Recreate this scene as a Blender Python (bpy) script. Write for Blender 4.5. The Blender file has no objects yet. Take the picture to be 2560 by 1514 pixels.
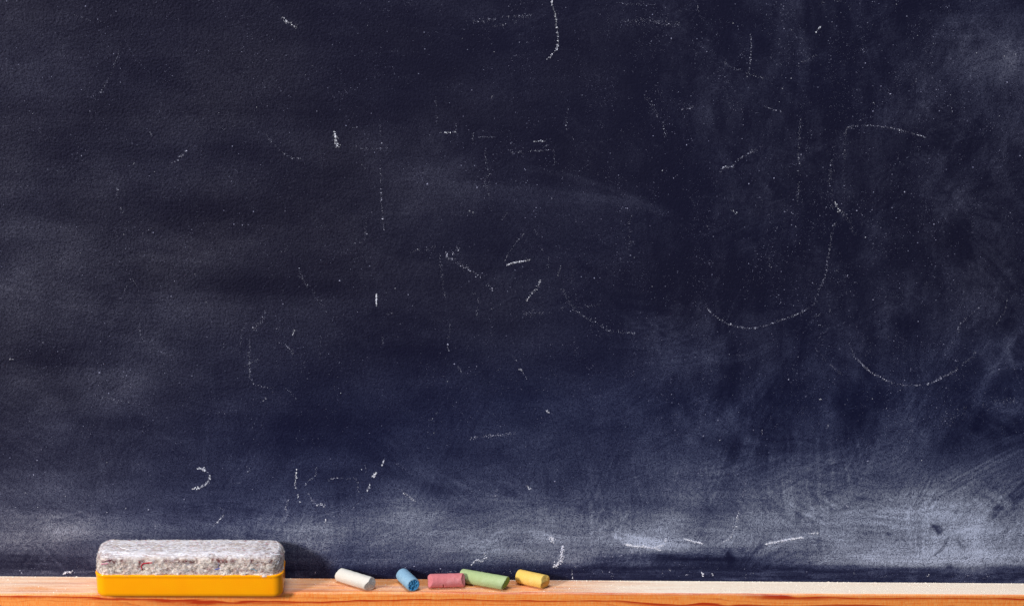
import bpy, math
import numpy as np
from mathutils import Matrix, Vector

# ------------------------------------------------------------------ scene, camera, light
scene = bpy.context.scene
C = scene.collection
RNG = np.random.default_rng(7)

def lin(r, g, b, k=1.0):
    f = lambda c: ((c/255)/12.92 if c/255 <= .04045 else ((c/255+.055)/1.055)**2.4)*k
    return (f(r), f(g), f(b), 1.0)

PITCH, DIST, FPX = math.radians(18.6), 2.10, 7140.0     # focal length in pixels of a 2560 px wide frame
ROLL = math.radians(0.40)
cam_loc = Vector((0.0, -DIST*math.cos(PITCH), DIST*math.sin(PITCH)))
view = (-cam_loc).normalized()
rot = view.to_track_quat('-Z', 'Y').to_matrix() @ Matrix.Rotation(ROLL, 3, 'Z')
cd = bpy.data.cameras.new('camera'); cam = bpy.data.objects.new('camera', cd); C.objects.link(cam)
cam.matrix_world = Matrix.Translation(cam_loc) @ rot.to_4x4()
cd.sensor_width = 36.0; cd.lens = 36.0*FPX/2560.0
cd.clip_start = 0.05; cd.clip_end = 50.0
scene.camera = cam
scene.render.resolution_x, scene.render.resolution_y = 1024, 605

world = bpy.data.worlds.new('World'); scene.world = world; world.use_nodes = True
world.node_tree.nodes['Background'].inputs[0].default_value = (0.80, 0.88, 1.0, 1)
world.node_tree.nodes['Background'].inputs[1].default_value = 0.19

def area(name, loc, target, size, power, col):
    l = bpy.data.lights.new(name, 'AREA'); l.shape = 'SQUARE'; l.size = size; l.energy = power; l.color = col
    o = bpy.data.objects.new(name, l); C.objects.link(o); o.location = loc
    o.rotation_euler = (Vector(target)-Vector(loc)).to_track_quat('-Z', 'Y').to_euler()
    return o
area('key_lamp', (-2.35, -1.95, 0.92), (0, 0, -0.15), 0.42, 117, (1.0, 0.955, 0.90))
area('top_lamp', (-0.35, -0.42, 2.3), (0, -0.1, -0.2), 1.1, 52, (0.88, 0.93, 1.0))

scene.view_settings.view_transform = 'Standard'
scene.view_settings.look = 'None'
scene.view_settings.exposure = 0.0
scene.view_settings.gamma = 1.0

# ------------------------------------------------------------------ projection helpers
R = np.array(rot); CL = np.array(cam_loc)
def project(P):
    q = (np.asarray(P, float)-CL) @ R
    return 1280+FPX*q[..., 0]/-q[..., 2], 757-FPX*q[..., 1]/-q[..., 2]
def unproject(u, v, axis, val):
    """the point seen at (u, v) on the plane where coordinate `axis` has value `val`"""
    d = np.stack([(np.asarray(u, float)-1280)/FPX, -(np.asarray(v, float)-757)/FPX, -np.ones_like(np.asarray(u, float))], -1) @ R.T
    t = (val-CL[axis])/d[..., axis]
    return CL + d*t[..., None]
Z0 = float(unproject(1280.0, 1448.0, 1, 0.0)[2])        # height of the ledge top

# ------------------------------------------------------------------ noise
def _h(ix, iy, iz, seed):
    n = (ix.astype(np.int64)*374761393 + iy.astype(np.int64)*668265263 + iz.astype(np.int64)*2147483647 + seed*1274126177) & 0xffffffff
    n = ((n ^ (n >> 13))*1274126177) & 0xffffffff
    n = ((n ^ (n >> 16))*2246822519) & 0xffffffff
    return ((n ^ (n >> 15)) & 0xffffff)/float(0xffffff)
def vn(x, y, z=None, seed=0):
    if z is None: z = np.zeros_like(x)
    ix, iy, iz = np.floor(x), np.floor(y), np.floor(z)
    fx, fy, fz = x-ix, y-iy, z-iz
    fx, fy, fz = [f*f*f*(f*(f*6-15)+10) for f in (fx, fy, fz)]
    r = 0
    for a in (0, 1):
        for b in (0, 1):
            zs = (0, 1) if np.any(fz) else (0,)
            for c in zs:
                w = (fx if a else 1-fx)*(fy if b else 1-fy)*(fz if c else 1-fz)
                r = r + w*_h(ix+a, iy+b, iz+c, seed)
    return r*2-1
def fbm(x, y, z=None, seed=0, octv=4, gain=.5):
    r, a, f, t = 0, 1.0, 1.0, 0
    for i in range(octv):
        r = r + a*vn(x*f+17.3*i, y*f+9.1*i, None if z is None else z*f, seed+i); t += a; a *= gain; f *= 2.03
    return r/t
def ss(a, b, x):
    t = np.clip((x-a)/(b-a), 0, 1); return t*t*(3-2*t)

# ------------------------------------------------------------------ mesh helpers
def mesh_np(name, V, loops, sizes, smooth=True):
    me = bpy.data.meshes.new(name)
    V = np.asarray(V, np.float32); loops = np.asarray(loops, np.int32).ravel(); sizes = np.asarray(sizes, np.int32)
    me.vertices.add(len(V)); me.vertices.foreach_set('co', V.ravel())
    me.loops.add(len(loops)); me.loops.foreach_set('vertex_index', loops)
    st = np.concatenate([[0], np.cumsum(sizes)[:-1]]).astype(np.int32)
    me.polygons.add(len(sizes)); me.polygons.foreach_set('loop_start', st); me.polygons.foreach_set('loop_total', sizes)
    me.polygons.foreach_set('use_smooth', np.full(len(sizes), smooth, bool))
    me.update(calc_edges=True); me.validate()
    return me
def link(name, me, mat=None, parent=None, **props):
    o = bpy.data.objects.new(name, me); C.objects.link(o)
    if mat is not None: me.materials.append(mat)
    if parent is not None: o.parent = parent
    for k, v in props.items(): o[k] = v
    return o
def ring_faces(nr, n, close=True):
    """quads of nr rings with n points each"""
    i = np.arange(nr-1)[:, None]; j = np.arange(n if close else n-1)[None, :]
    a = i*n+j; b = i*n+(j+1) % n
    return np.stack([a, b, b+n, a+n], -1).reshape(-1, 4)
def attr(me, name, vals):
    a = me.attributes.new(name, 'FLOAT', 'POINT'); a.data.foreach_set('value', np.asarray(vals, np.float32).ravel())

# ------------------------------------------------------------------ materials
class Mat:
    def __init__(s, name):
        s.m = bpy.data.materials.new(name); s.m.use_nodes = True; s.t = s.m.node_tree
        s.b = s.t.nodes['Principled BSDF']; s.co = s.t.nodes.new('ShaderNodeTexCoord').outputs['Object']
    def link(s, a, b): s.t.links.new(a, b)
    def set(s, **k):
        for n, v in k.items(): s.b.inputs[n.replace('_', ' ')].default_value = v
        return s
    def mapped(s, scale, rot=(0, 0, 0)):
        n = s.t.nodes.new('ShaderNodeMapping'); s.link(s.co, n.inputs[0])
        n.inputs['Scale'].default_value = scale; n.inputs['Rotation'].default_value = rot
        return n.outputs[0]
    def noise(s, scale, detail=3, rough=.5, vec=None, dist=0):
        n = s.t.nodes.new('ShaderNodeTexNoise'); s.link(vec or s.co, n.inputs['Vector'])
        n.inputs['Scale'].default_value = scale; n.inputs['Detail'].default_value = detail
        n.inputs['Roughness'].default_value = rough; n.inputs['Distortion'].default_value = dist
        return n.outputs['Fac']
    def math(s, op, a, b=None, c=None, clamp=False):
        n = s.t.nodes.new('ShaderNodeMath'); n.operation = op; n.use_clamp = clamp
        for i, v in enumerate((a, b, c)):
            if v is None: continue
            if isinstance(v, (int, float)): n.inputs[i].default_value = v
            else: s.link(v, n.inputs[i])
        return n.outputs[0]
    def rng(s, v, a, b, c=0., d=1.):
        n = s.t.nodes.new('ShaderNodeMapRange'); s.link(v, n.inputs[0])
        for i, x in enumerate((a, b, c, d)): n.inputs[i+1].default_value = x
        return n.outputs[0]
    def mix(s, f, a, b, mode='MIX'):
        n = s.t.nodes.new('ShaderNodeMix'); n.data_type = 'RGBA'; n.blend_type = mode
        if isinstance(f, (int, float)): n.inputs[0].default_value = f
        else: s.link(f, n.inputs[0])
        for i, v in ((6, a), (7, b)):
            if isinstance(v, tuple): n.inputs[i].default_value = v
            else: s.link(v, n.inputs[i])
        return n.outputs[2]
    def attr(s, name):
        n = s.t.nodes.new('ShaderNodeAttribute'); n.attribute_name = name; return n.outputs['Fac']
    def bump(s, h, dist, strength=1.):
        n = s.t.nodes.new('ShaderNodeBump'); s.link(h, n.inputs['Height'])
        n.inputs['Distance'].default_value = dist; n.inputs['Strength'].default_value = strength
        s.link(n.outputs[0], s.b.inputs['Normal']); return s
    def color(s, v):
        if isinstance(v, tuple): s.b.inputs['Base Color'].default_value = v
        else: s.link(v, s.b.inputs['Base Color'])
        return s

# slate paint under worn chalk dust
M = Mat('slate_paint')
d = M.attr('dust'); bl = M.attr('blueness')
g1 = M.noise(1150, 2, .6); g2 = M.noise(420, 3, .6)
gr = M.math('ADD', M.math('MULTIPLY', M.math('SUBTRACT', g1, .5), 4.2), M.math('MULTIPLY', M.math('SUBTRACT', g2, .5), 2.0))
gm = M.math('ADD', gr, 1.0)
dd = M.math('MULTIPLY', d, gm)
dd = M.math('ADD', dd, M.math('MULTIPLY', gr, .0085), clamp=True)
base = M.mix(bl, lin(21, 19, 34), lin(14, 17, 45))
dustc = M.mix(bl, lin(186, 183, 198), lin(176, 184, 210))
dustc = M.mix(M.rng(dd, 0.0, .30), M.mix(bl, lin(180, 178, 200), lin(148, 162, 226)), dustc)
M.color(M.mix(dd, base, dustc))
M.set(Roughness=.7, Specular_IOR_Level=.09)
fade = M.attr('relief')
hb = M.math('MULTIPLY', M.noise(520, 3, .55), fade)
M.bump(hb, .0013, 1.0)
slate = M.m

# loose chalk lying on the slate or the wood
def chalk_mat(name, c1, c2, rough=.95, scale=900, bump=.0002, extra=None):
    m = Mat(name)
    col = m.mix(m.rng(m.noise(scale*.12, 4, .6), .35, .7), c1, c2)
    if extra is not None:
        col = m.mix(m.rng(m.noise(scale*.10, 5, .7), .54, .80), col, extra)
    m.color(col); m.set(Roughness=rough, Specular_IOR_Level=.12)
    m.bump(m.noise(scale, 4, .65), bump, .7)
    return m.m
grain_mat = chalk_mat('chalk_grain', lin(216, 218, 236), lin(236, 236, 244))
grain_mid = chalk_mat('chalk_grain_mid', lin(170, 172, 198), lin(200, 200, 218))
grain_faint = chalk_mat('chalk_grain_faint', lin(128, 130, 160), lin(160, 160, 186))
crumb_mat = chalk_mat('chalk_crumb', lin(238, 228, 218), lin(246, 240, 234))

# pine ledge
W = Mat('pine_wood')
sep = W.t.nodes.new('ShaderNodeSeparateXYZ'); W.link(W.co, sep.inputs[0])
X, Y, Z = sep.outputs
warp = W.noise(1.0, 4, .5, W.mapped((5.0, 60, 60)))
warp2 = W.noise(1.0, 2, .5, W.mapped((16.0, 90, 90)))
ring = W.math('ADD', W.math('ADD', W.math('MULTIPLY', Z, 125.0), W.math('MULTIPLY', Y, 85.0)),
              W.math('ADD', W.math('MULTIPLY', warp, 2.7), W.math('MULTIPLY', warp2, .7)))
fib = W.noise(1.0, 4, .7, W.mapped((70, 2600, 2600)))
fr = W.math('FRACT', ring)
late = W.math('POWER', fr, 4.0)                               # slow rise, sharp end: late wood
late = W.math('MULTIPLY', late, W.rng(fr, 1.0, .93))
fr2 = W.math('FRACT', W.math('MULTIPLY', ring, 2.37))
late = W.math('MAXIMUM', W.math('MULTIPLY', late, W.rng(fib, .2, .6, .55, 1.0)), W.math('MULTIPLY', W.math('POWER', fr2, 5.0), .32))
ray = W.noise(1.0, 3, .7, W.mapped((1300, 220, 220)))
early = W.mix(W.rng(fib, .3, .7), lin(250, 150, 64), lin(242, 112, 26))
early = W.mix(W.rng(ray, .35, .7), early, lin(248, 170, 92))
wood = W.mix(W.rng(late, .06, .55), early, lin(186, 50, 4))
tick = W.rng(W.noise(1.0, 2, .6, W.mapped((90, 1300, 1300))), .66, .74)
wood = W.mix(W.math('MULTIPLY', tick, .6), wood, lin(186, 66, 14))
du = W.attr('dust')
gd = W.noise(1500, 3, .6); gs = W.noise(1.0, 4, .65, W.mapped((55, 900, 900)))
cover = W.math('ADD', du, W.math('ADD', W.math('MULTIPLY', W.math('SUBTRACT', gd, .5), .7), W.math('MULTIPLY', W.math('SUBTRACT', gs, .5), .9)))
cover = W.math('MULTIPLY', W.rng(cover, .0, 1.0), W.rng(du, 0.0, .12))
planed = W.mix(W.attr('topside'), wood, W.mix(.50, wood, lin(206, 150, 106)))
W.color(W.mix(cover, planed, lin(246, 229, 209)))
W.set(Roughness=.55, Specular_IOR_Level=.3)
W.bump(W.math('ADD', W.math('MULTIPLY', fib, .6), W.math('MULTIPLY', gd, W.math('MULTIPLY', du, 1.3))), .0003, .6)
pine = W.m

P = Mat('yellow_plastic')
pc = P.mix(P.rng(P.noise(60, 3, .5), .3, .7), lin(255, 161, 0), lin(255, 168, 0))
P.color(pc); P.set(Roughness=.22, Specular_IOR_Level=.12, Coat_Weight=.25, Coat_Roughness=.06)
P.bump(P.noise(90, 2, .5), .00012, .35)
plastic = P.m

F = Mat('wool_felt')
fs = F.noise(1.0, 4, .7, F.mapped((110, 900, 900)))
fc = F.noise(420, 4, .7); fb = F.noise(95, 3, .6)
top = F.mix(F.rng(fs, .32, .68), lin(190, 184, 190), lin(240, 238, 246))
frt = F.mix(F.rng(fc, .40, .60), lin(206, 186, 177), lin(252, 243, 234))
frt = F.mix(F.math('MULTIPLY', F.rng(fb, .52, .72), .55), frt, lin(168, 128, 120))
spots = F.math('MULTIPLY', F.rng(F.noise(1.0, 4, .7, F.mapped((170, 170, 330))), .54, .64), .75)
frt = F.mix(spots, frt, lin(164, 118, 114))
stn = F.math('MULTIPLY', F.attr('stain_shade'), F.rng(F.noise(330, 4, .7), .30, .52), clamp=True)
top = F.mix(F.math('MULTIPLY', F.rng(F.noise(1.0, 3, .65, F.mapped((75, 240, 240))), .53, .68), .6), top, lin(150, 122, 116))
F.color(F.mix(stn, F.mix(F.attr('topside'), frt, top), lin(98, 50, 52))); F.set(Roughness=1.0, Specular_IOR_Level=.05)
try: F.set(Sheen_Weight=.25, Sheen_Roughness=.5)
except Exception: pass
F.bump(F.math('ADD', fs, F.math('MULTIPLY', fc, 1.4)), .0007, .8)
felt = F.m

def fibre_mat(name, col):
    m = Mat(name); m.color(m.mix(m.rng(m.noise(200, 2), .3, .7), col, tuple(c*.8 for c in col[:3])+(1,)))
    m.set(Roughness=.85, Specular_IOR_Level=.1); return m.m

# ------------------------------------------------------------------ chalkboard
board = bpy.data.objects.new('chalkboard', None); C.objects.link(board)
board['label'] = 'dark navy chalkboard smeared with wiped chalk dust, wooden ledge along its bottom'
board['category'] = 'chalkboard'

# dust density, with the glow of light at the left edge painted in, laid out from how light the wiped board looks (0-255) on a coarse grid of spots
GX = np.linspace(0, 2560, 13)
GY = np.array([0, 150, 300, 450, 600, 750, 900, 1000, 1100, 1200, 1260, 1310, 1360, 1400, 1425, 1460.])
GL = np.array([
 [44,36,33,31,30,31,34,31,32,33,31,31,38],
 [45,40,37,35,30,29,31,28,31,33,30,38,60],
 [43,40,37,35,32,31,31,29,30,31,29,33,39],
 [42,40,37,35,38,40,34,30,29,32,29,32,36],
 [50,44,39,35,34,36,34,36,31,31,31,35,35],
 [54,50,44,37,33,36,34,33,34,31,33,37,40],
 [46,50,47,44,38,39,40,39,44,41,36,41,44],
 [48,48,45,42,36,40,44,48,46,38,39,48,42],
 [54,52,47,43,41,48,54,56,56,48,45,50,44],
 [64,62,54,53,58,64,70,70,76,72,76,78,76],
 [76,74,62,64,70,76,80,80,82,92,108,118,114],
 [92,98,76,84,94,98,102,104,96,108,118,130,122],
 [96,80,62,80,92,110,110,120,120,112,124,136,130],
 [62,66,60,70,84,92,98,90,62,86,118,134,138],
 [42,48,46,44,46,48,46,38,36,40,44,66,60],
 [34,38,38,36,36,38,34,30,28,30,32,34,34]], float)
def cubic_rows(arr, xs, q):
    """smooth (monotone cosine) interpolation along axis 1"""
    i = np.clip(np.searchsorted(xs, q)-1, 0, len(xs)-2)
    t = np.clip((q-xs[i])/(xs[i+1]-xs[i]), 0, 1)
    return i, t
def base_lum(u, v):
    i, tx = cubic_rows(None, GX, u); j, ty = cubic_rows(None, GY, v)
    def cr(p0, p1, p2, p3, t):
        return .5*((2*p1)+(-p0+p2)*t+(2*p0-5*p1+4*p2-p3)*t*t+(-p0+3*p1-3*p2+p3)*t**3)
    rows = []
    for dj in (-1, 0, 1, 2):
        jj = np.clip(j+dj, 0, len(GY)-1)
        rows.append(cr(GL[jj, np.clip(i-1, 0, 12)], GL[jj, i], GL[jj, np.clip(i+1, 0, 12)], GL[jj, np.clip(i+2, 0, 12)], tx))
    t = ty*ty*(3-2*ty)
    return rows[1]*(1-t)+rows[2]*t

def path_dist(u, v, pts):
    best = np.full(u.shape, 1e9); sd = np.zeros(u.shape); al = np.zeros(u.shape)
    pts = np.asarray(pts, float); seg = np.hypot(*(pts[1:]-pts[:-1]).T); tot = seg.sum(); acc = 0
    for a, b, L in zip(pts[:-1], pts[1:], seg):
        dx, dy = (b-a)/L
        t = np.clip((u-a[0])*dx+(v-a[1])*dy, 0, L)
        ex, ey = u-(a[0]+dx*t), v-(a[1]+dy*t)
        dd = np.hypot(ex, ey); m = dd < best
        best = np.where(m, dd, best); sd = np.where(m, dx*ey-dy*ex, sd); al = np.where(m, acc+t, al); acc += L
    return best, sd, al, tot
def curve(pts, n=10):
    """Catmull-Rom through the points"""
    p = np.asarray(pts, float)
    if len(p) < 3: return p
    q = np.vstack([2*p[0]-p[1], p, 2*p[-1]-p[-2]]); out = []
    for k in range(1, len(q)-2):
        for t in np.linspace(0, 1, n, endpoint=False):
            out.append(.5*((2*q[k])+(-q[k-1]+q[k+1])*t+(2*q[k-1]-5*q[k]+4*q[k+1]-q[k+2])*t*t+(-q[k-1]+3*q[k]-3*q[k+1]+q[k+2])*t**3))
    out.append(p[-1]); return np.array(out)

# wiping smears: path, half width, strength, streakiness, side (+1 keeps the sharp edge above the path, -1 below)
SMEARS = [
 ([(1080,458),(1250,470),(1420,482),(1560,500),(1700,535)], 42, 9, .3, 1),
 ([(1300,418),(1420,440),(1520,470),(1640,520)], 7, 7, .8, 0),
 ([(2600,150),(2480,150),(2380,185),(2290,250),(2210,360),(2150,470)], 90, 10, .3, 0),
 ([(2600,118),(2500,140),(2430,160)], 34, 9, .5, 0),
 ([(2600,440),(2450,470),(2330,520)], 60, 7, .5, 0),
 ([(-20,905),(120,908),(330,915)], 26, -8, .2, -1),
 ([(60,850),(240,875),(330,850)], 50, -9, .2, 0),
 ([(400,745),(620,750),(880,758)], 60, 7, .3, 1),
 ([(560,700),(760,722),(900,735)], 24, -5, .2, 0),
 ([(-20,560),(60,545),(160,560)], 30, 6, .3, 1),
 ([(430,300),(620,320),(780,370)], 46, 7, .3, 0),
 ([(640,520),(440,540)], 40, -5, .2, 0),
 ([(780,1050),(800,1160)], 90, -6, .1, 0),
 ([(900,880),(1150,870)], 20, -5, .2, 0),
 ([(900,440),(1090,430),(1190,360)], 34, 4, .2, 0),
 ([(1430,480),(1560,500),(1680,530)], 22, 7, .5, 0),
 ([(1700,540),(1800,600),(1880,700)], 40, -4, .2, 0),
 ([(1780,700),(1900,720)], 60, -5, .2, 0),
 ([(1600,905),(1740,890),(1880,840)], 34, 10, .7, 0),
 ([(1700,880),(1830,900),(1960,850)], 18, 9, .9, 0),
 ([(1390,1000),(1500,1040),(1590,1010),(1640,930)], 44, 7, .7, 0),
 ([(1790,1060),(1850,1010),(1920,940)], 30, 9, .8, 0),
 ([(1740,230),(1760,320),(1810,430)], 60, 6, .6, 0),
 ([(1690,110),(1760,140),(1840,200)], 50, 6, .7, 0),
 ([(1980,60),(2010,160),(2000,240)], 60, 4, .6, 0),
 ([(2140,620),(2180,760),(2150,860)], 90, 4, .6, 0),
 ([(2560,1025),(2500,1010),(2440,1000)], 22, 16, .9, 0),
 ([(2420,1060),(2520,1080),(2600,1050)], 46, -12, .2, 0),
 ([(2100,1010),(2170,1090)], 60, -9, .2, 0),
 ([(2510,880),(2465,950),(2430,1030),(2400,1080)], 9, 13, .7, 0),
 ([(2555,815),(2520,860),(2530,905),(2575,915)], 10, 18, .6, 0),
 ([(2440,800),(2400,830),(2360,880)], 8, 8, .6, 0),
 ([(2480,740),(2470,830),(2440,900)], 20, 8, .8, 0),
 ([(2380,860),(2330,950),(2240,1090)], 34, 10, .9, 0),
 ([(2180,1160),(2260,1120),(2300,1040)], 44, 13, .9, 0),
 ([(2350,1040),(2290,1120)], 20, 8, .9, 0),
 ([(1700,1200),(1760,1195)], 60, 9, .4, 0),
 ([(1880,1235),(2010,1180),(2120,1160)], 60, 8, .7, 0),
 ([(1880,1290),(2060,1295),(2240,1270),(2370,1210),(2480,1150),(2600,1090)], 46, 16, .9, 0),
 ([(2240,1290),(2330,1270),(2440,1190)], 20, 12, .9, 0),
 ([(2160,1240),(2270,1265),(2360,1240),(2440,1180)], 16, -14, .7, 0),
 ([(2430,1400),(2450,1300),(2560,1190)], 26, 16, .9, 0),
 ([(2480,1290),(2530,1240),(2580,1200)], 24, -18, .6, 0),
 ([(2450,1430),(2470,1380),(2560,1370)], 40, 12, .7, 0),
 ([(2500,1330),(2600,1330)], 60, 10, .6, 0),
 ([(1540,1330),(1600,1350),(1680,1368),(1760,1370)], 20, 30, .9, 0),
 ([(1520,1320),(1600,1340),(1670,1330)], 40, 12, .8, 0),
 ([(1380,1415),(1500,1392),(1600,1380),(1680,1370)], 26, 8, .6, 0),
 ([(1470,1408),(1560,1396),(1640,1388),(1740,1392),(1880,1405)], 15, -27, .5, 0),
 ([(1640,1385),(1700,1392)], 14, -12, .5, 0),
 ([(1260,1335),(1290,1340)], 22, 13, .6, 0),
 ([(1262,1352),(1292,1350)], 14, -22, .5, 0),
 ([(1800,1345),(1980,1340),(2150,1345)], 40, 9, .8, 0),
 ([(2040,1380),(2200,1392),(2400,1395)], 16, 14, .8, 0),
 ([(2010,1430),(2200,1418),(2330,1432)], 16, 6, .8, 0),
 ([(420,1290),(500,1300),(620,1290)], 26, -10, .2, 0),
 ([(260,1250),(262,1330)], 12, -9, .3, 0),
 ([(0,1395),(120,1400),(240,1410)], 18, -18, .4, 0),
 ([(90,1395),(160,1405)], 16, 12, .6, 0),
 ([(380,1010),(440,1120)], 60, -3, .1, 0),
 ([(850,1280),(1000,1290),(1150,1300)], 22, 6, .4, 0),
 ([(820,1245),(930,1235)], 30, -8, .2, 0),
 ([(1090,1180),(1200,1230),(1330,1250)], 4, 9, .3, 0),
 ([(1200,1246),(1360,1256)], 2.6, 16, .3, 0),
 ([(930,1150),(1010,1190),(1120,1230),(1230,1240)], 16, -8, .3, 0),
 ([(1370,1220),(1400,1230)], 22, -9, .3, 0),
 ([(1260,1235),(1285,1238)], 13, -12, .4, 0),
 ([(1372,1270),(1376,1272)], 8, -15, .3, 0),
 ([(1449,1270),(1450,1276)], 8, -18, .3, 0),
 ([(1505,1295),(1522,1288)], 10, -20, .3, 0),
 ([(1820,1378),(1828,1398)], 9, -40, .3, 0),
 ([(1850,1372),(1858,1374)], 8, -24, .3, 0),
 ([(1862,1398),(1900,1366),(1912,1354)], 9, -26, .5, 0),
 ([(1990,1300),(1996,1306)], 6, -30, .2, 0),
 ([(2020,1365),(2060,1362)], 26, -30, .5, 0),
 ([(1992,1282),(2000,1290)], 7, -34, .2, 0),
 ([(2331,1313),(2350,1316)], 3.2, -60, .2, 0),
 ([(2334,1316),(2346,1331)], 3.6, -60, .2, 0),
 ([(2358,1322),(2348,1332)], 3.2, -50, .2, 0),
 ([(2342,1319),(2352,1322)], 4, -50, .2, 0),
 ([(2389,1280),(2390,1281)], 2.6, -90, 0, 0),
 ([(2374,1338),(2366,1350),(2362,1362),(2352,1374),(2340,1384),(2330,1390)], 2.6, -75, 1.2, 0),
 ([(2398,1350),(2412,1366)], 10, -34, .7, 0),
 ([(2484,1286),(2494,1270)], 9, -34, .4, 0),
 ([(2455,1400),(2462,1408)], 6, -34, .3, 0),
 ([(2370,1414),(2376,1416)], 5, -40, .2, 0),
 ([(2218,1332),(2222,1334)], 3, -50, 0, 0),
 ([(2400,1395),(2440,1386)], 3, -26, .6, 0),
 ([(2090,700),(2100,900)], 50, 3, .6, 0),
 ([(1180,1370),(1330,1390),(1420,1400)], 22, 8, .6, 0),
 ([(1330,1330),(1380,1345)], 12, 20, .6, 0),
 ([(1080,1362),(1300,1352),(1500,1362)], 32, 24, .5, 0),
 ([(1300,1300),(1500,1320),(1800,1330)], 36, 9, .5, 0),
 ([(60,1200),(200,1230),(260,1240)], 30, 5, .4, 0),
 ([(130,1340),(230,1300)], 30, 10, .4, 0),
 ([(700,1345),(770,1330),(900,1330)], 14, 8, .5, 0),
]
# arcs left by the sponge at the lower right
for k in range(15):
    r = 60+k*17
    cx, cy = 2180+k*2, 1210-k*2
    a0, a1 = math.radians(35+k*1.5), math.radians(100+k*3)
    SMEARS.append(([(cx+r*math.cos(a)*1.25, cy+r*math.sin(a)*.62) for a in np.linspace(a0, a1, 6)], 3.2, (6 if k % 2 else -6), .9, 0))
for k in range(12):
    x0 = 2330+k*19; y0 = 1330-k*3
    SMEARS.append(([(x0, y0), (x0+50, y0-62), (x0+130, y0-128)], 4.5, (-7 if k % 2 else 5), .9, 0))
for k in range(16):       # fine level wipes along the foot of the board
    x0 = 1350+k*72; y0 = 1345+((k*37) % 11)*6
    SMEARS.append(([(x0, y0), (x0+90, y0-3), (x0+190, y0+((k*13) % 7)-3)], 2.6, (-9 if k % 3 else 10), .7, 0))

def panel_dust(u, v):
    uu = 2560-np.abs(2560-np.abs(u)); uu = np.clip(uu, 0, 2560); vv = np.clip(np.abs(v), 0, 1460)
    wob = fbm(u/230, v/150, seed=3, octv=4)
    L = base_lum(np.clip(uu+wob*60, 0, 2560), np.clip(vv+fbm(u/260, v/160, seed=9, octv=4)*38*ss(1440, 1300, vv), 0, 1460))
    # wandering edge of the undusted strip over the ledge
    rightish = ss(300, 1900, uu)
    # directional wiping: level on the left and at the foot, upright and slanting on the right
    hs = fbm(u/420, v/34, seed=21, octv=5, gain=.6)
    vs = fbm(u/42+v/260, v/300, seed=31, octv=5, gain=.6)
    ds = fbm((u*.80+v*.6)/46, (v*.8-u*.6)/330, seed=41, octv=5, gain=.6)
    cl = fbm(u/150, v/120, seed=51, octv=5, gain=.6)
    rt = ss(1350, 1850, u)*ss(1230, 1050, v)
    fr_ = ss(2050, 2450, u)*rt
    amp = .15+.05*ss(1150, 1400, v)
    L = L*(1+amp*(.8*hs*(1-rt)+1.9*vs*(rt-fr_)+1.9*ds*fr_)+.26*cl+.38*rt*np.clip(fbm(u/34, v/58, seed=55, octv=4), -.25, 1)+.22*ss(2200,900,u)*np.clip(fbm(u/190, v/90, seed=57, octv=4), -.5, 1))
    foot = ss(1240, 1400, v)
    L = L*(1+.16*foot*fbm(u/260, v/5.5, seed=61, octv=4))
    mott = fbm(u/26, v/22, seed=71, octv=3)
    L = L*(1+.07*mott*(1+rt))
    # short overlapping wipes in every direction, broken up in patches
    for q, (ang, sd_) in enumerate(((8, 201), (-24, 203), (38, 205), (-62, 207), (84, 209))):
        ca, sa = math.cos(math.radians(ang)), math.sin(math.radians(ang))
        aa, bb = u*ca+v*sa, -u*sa+v*ca
        warpb = bb+24*fbm(aa/210, bb/210, seed=sd_+1, octv=2)
        st_ = fbm(aa/120, warpb/6.5, seed=sd_, octv=4, gain=.65)
        mk = ss(.02, .4, fbm(aa/170, bb/90, seed=sd_+50, octv=3))
        L = L*(1+(.13+.13*ss(1200, 2000, u)+.05*ss(1000, 1300, v))*st_*mk)
    for pts, w, a, st, side in SMEARS:
        p = curve(pts, 6)
        m = 3.2*w+12
        box = (u > p[:, 0].min()-m) & (u < p[:, 0].max()+m) & (v > p[:, 1].min()-m) & (v < p[:, 1].max()+m)
        if not box.any(): continue
        us, vs_ = u[box], v[box]
        wo = 1+.35*vn(us/90, vs_/90, seed=5)
        dd, sd, al, tot = path_dist(us, vs_, p)
        x = sd/(w*wo)
        if side:
            x = x*side; prof = np.where(x < 0, np.exp(-(x*4.5)**2), np.exp(-(x/1.3)**2))
            prof = prof*np.exp(-np.maximum(dd-np.abs(sd), 0)**2/(w*w))
        else:
            prof = np.exp(-(dd/(w*wo))**2)
        ends = .45+.55*ss(0, .25*tot+1, np.minimum(al, tot-al)+w*.5)
        if st > 0:
            k = fbm(al/(w*3+60), sd/max(w*.09, 2.6), seed=int(abs(pts[0][0])) % 97+11, octv=3, gain=.6)
            prof = prof*np.clip(1+st*1.5*k, 0, 3)
        L[box] += a*prof*ends
    # dark undusted strip just above the ledge
    edge = 1412+7*ss(1900, 2300, u)+8*fbm(u/150, v*0, seed=81, octv=4)+9*ss(2300, 2420, u)+6*ss(1500, 900, u)+22*ss(2380, 2330, u)*0
    strip = ss(edge, edge+12, v+4*fbm(u/9, v/9, seed=85, octv=2))
    low = 42+14*ss(700, 250, u)+26*np.clip(fbm(u/110, v/6, seed=83, octv=5, gain=.65), -.2, 1)+20*ss(.05, .6, fbm(u/40, v/14, seed=88, octv=4))+22*ss(2250, 2420, u)*np.clip(fbm(u/30, v/10, seed=89, octv=4)+.2, 0, 1)
    L = L*(1-strip)+low*strip
    L = np.clip(L, 27, 215)
    f = lambda c: (c/255)**2.2
    return np.clip((f(L)-f(27))/(f(186)-f(27)), 0, 1)

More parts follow.
